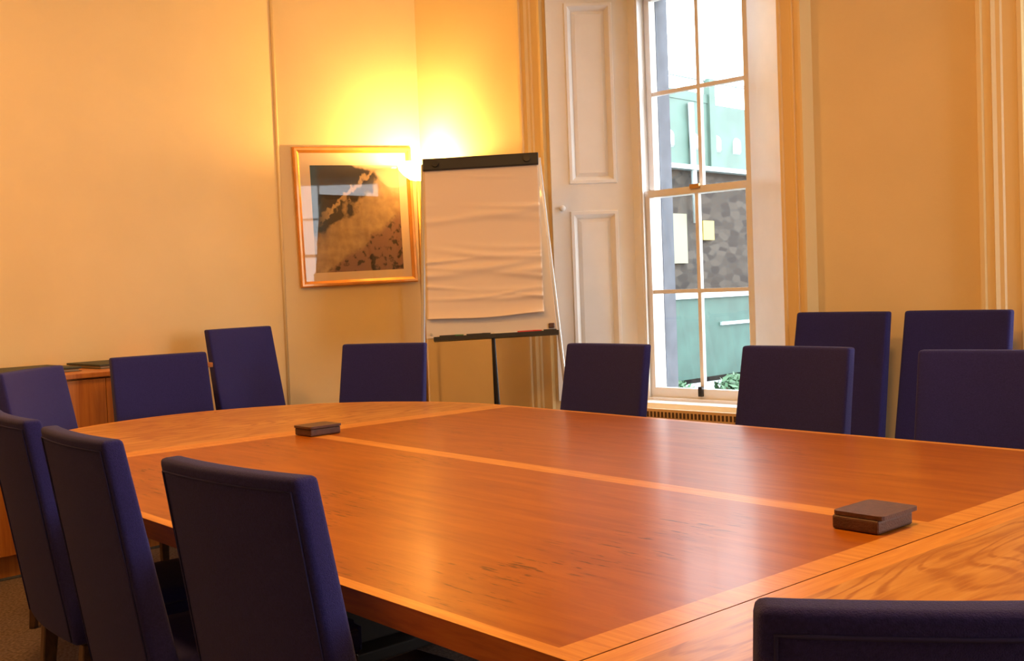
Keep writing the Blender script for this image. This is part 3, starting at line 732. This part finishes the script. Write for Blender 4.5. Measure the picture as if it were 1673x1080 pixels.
# low ledge and planting between the fence and the window
bm = bmesh.new(); box(bm, -2.4, 2.6, -.18, .18, -.04, .05); bevel_all(bm, .02, 2)
o = obj('ledge', bm, pale, loc=W(-1.66, -6.4), rotz=ROOM_A+R(86)); tag(o, 'pale blue ledge running below the green fence outside', 'ledge')
bm = bmesh.new(); box(bm, -2.3, 2.5, -.12, .12, -.37, -.041); o = obj('low_wall', bm, M['stone'], loc=W(-1.66, -6.4), rotz=ROOM_A+R(86)); tag(o, 'low grey wall carrying the pale ledge outside', 'wall')
leafm = mat('shrub_leaf', (.05, .12, .06), .6, noise=.4, nscale=5)
def shrub(label, u, v, r, n):
    t = thing('shrub', label, 'shrub', W(u, v, -.37), 0, 'shrubs outside the window')
    bm = bmesh.new(); rn = random.Random(int(u*100)+n)
    for i in range(n):
        th = rn.uniform(0, 2*PI); ph_ = rn.uniform(0, PI/2); rr = r*rn.uniform(.5, 1)
        p = Vector((rr*math.cos(th)*math.cos(ph_), rr*math.sin(th)*math.cos(ph_), .25+rr*1.2*math.sin(ph_)))
        a = Vector((rn.uniform(-1, 1), rn.uniform(-1, 1), rn.uniform(-.4, 1))).normalized()*.06; b = a.orthogonal().normalized()*.022
        vs = [bm.verts.new(p-a), bm.verts.new(p+b), bm.verts.new(p+a), bm.verts.new(p-b)]; bm.faces.new(vs)
    obj('foliage', bm, leafm, t)
    bm = bmesh.new()
    for i in range(6):
        th = i; tube(bm, (0, 0, 0), (r*.6*math.cos(th), r*.6*math.sin(th), .5), .012, .006, 6)
    obj('stem', bm, M['darkwood'], t)
shrub('small dark shrub low outside the left pane of the window', -1.28, -4.55, .26, 300)
shrub('leafy green shrub low outside the right pane of the window', -.86, -5.0, .30, 420)
# pole and tree
bm = bmesh.new(); c = W(-3.7, -8.35); tube(bm, (c.x, c.y, -.37), (c.x, c.y, 7.5), .04, n=12); o = obj('pole', bm, pale); tag(o, 'thin pale vertical pole rising behind the green cladding outside', 'pole')
bark = mat('bark', (.05, .038, .032), .9, noise=.4, nscale=12, bump=.6, bscale=30)
tr = thing('tree', 'bare dark winter tree rising behind the green cladding outside', 'tree', W(-5.3, -11.72, -.37))
bm = bmesh.new(); rn = random.Random(11)
def branch(p, d, r, n, depth):
    for i in range(n):
        d = (d+Vector((rn.uniform(-1, 1), rn.uniform(-1, 1), rn.uniform(-.3, .6)))*.16).normalized(); q = p+d*(.5 if depth < 2 else .34)
        r1 = r*(.97 if depth == 0 else .86); tube(bm, p, q, r, r1, 8 if depth < 2 else 5); p, r = q, r1
        if depth < 3 and (depth > 0 or i > 10) and rn.random() < (.6 if depth else .85):
            dd = (d*.7+Vector((rn.uniform(-1, 1), rn.uniform(-1, 1), rn.uniform(0, .9)))).normalized(); branch(p, dd, r*.45, 6, depth+1)
branch(Vector((0, 0, 0)), Vector((.03, 0, 1)), .12, 22, 0)
obj('branches', bm, bark, tr)

# ---------------------------------------------------------------- light
w = bpy.data.worlds.new('World'); S.world = w; w.use_nodes = True
bg = w.node_tree.nodes['Background']; bg.inputs[0].default_value = (.88, .95, 1, 1); bg.inputs[1].default_value = 7.4
def portal(c0, rotz, sx, sz):
    l = bpy.data.lights.new('window_portal', 'AREA'); l.shape = 'RECTANGLE'; l.size = sx; l.size_y = sz; l.cycles.is_portal = True
    o = bpy.data.objects.new('window_portal', l); C.objects.link(o); o.location = c0; o.rotation_euler = (R(90), 0, rotz); return o
# area light points along its local -Z; with rx=90deg local -Z = +Y, so rotate to face the room
portal(W((G1[0]+G1[1])/2, -.62, 1.72), ROOM_A+PI, G1[1]-G1[0], 2.5)
portal(W((G2[0]+G2[1])/2, -.62, 1.72), ROOM_A+PI, G2[1]-G2[0], 2.5)
portal(W((G3[0]+G3[1])/2, -.62, 1.72), ROOM_A+PI, G3[1]-G3[0], 2.5)
for r_ in (RV,): portal(W(ROOM_U+.39, (r_[0]+r_[1])/2, 1.8), ROOM_A+PI/2, r_[1]-r_[0], 2.3)
def area(loc, size, power, col, rot=(0, 0, 0)):
    l = bpy.data.lights.new('warm_fill', 'AREA'); l.shape = 'DISK'; l.size = size; l.energy = power; l.color = col
    o = bpy.data.objects.new('warm_fill_light', l); C.objects.link(o); o.location = loc; o.rotation_euler = rot
WARM = (1, .48, .12)
area(W(1.6, 3.6, 3.5), .5, 55, WARM); area(W(4.4, 3.0, 3.5), .5, 48, WARM)  # unseen warm fill lights added just under the ceiling
l = bpy.data.lights.new('uplighter_bulb', 'POINT'); l.energy = 50; l.color = (1, .60, .20); l.shadow_soft_size = .03
o = bpy.data.objects.new('uplighter_bulb_light', l); C.objects.link(o); o.location = (lx, ly, 2.02)

# ---------------------------------------------------------------- camera
cam = bpy.data.cameras.new('Camera'); co = bpy.data.objects.new('Camera', cam); C.objects.link(co); S.camera = co
cam.sensor_width = 36; cam.lens = 1765/1673*36; cam.clip_start = .05; cam.clip_end = 200
roll = math.atan(-.038); pitch = math.atan(68*math.cos(roll)/1765)
co.location = (0, 0, 1.22)
co.rotation_mode = 'XYZ'
mrot = Matrix.Rotation(R(90)-pitch, 4, 'X') @ Matrix.Rotation(roll, 4, 'Z')
co.rotation_euler = mrot.to_euler()
S.view_settings.view_transform = 'Standard'; S.view_settings.look = 'None'; S.view_settings.gamma = 1; S.view_settings.exposure = .40
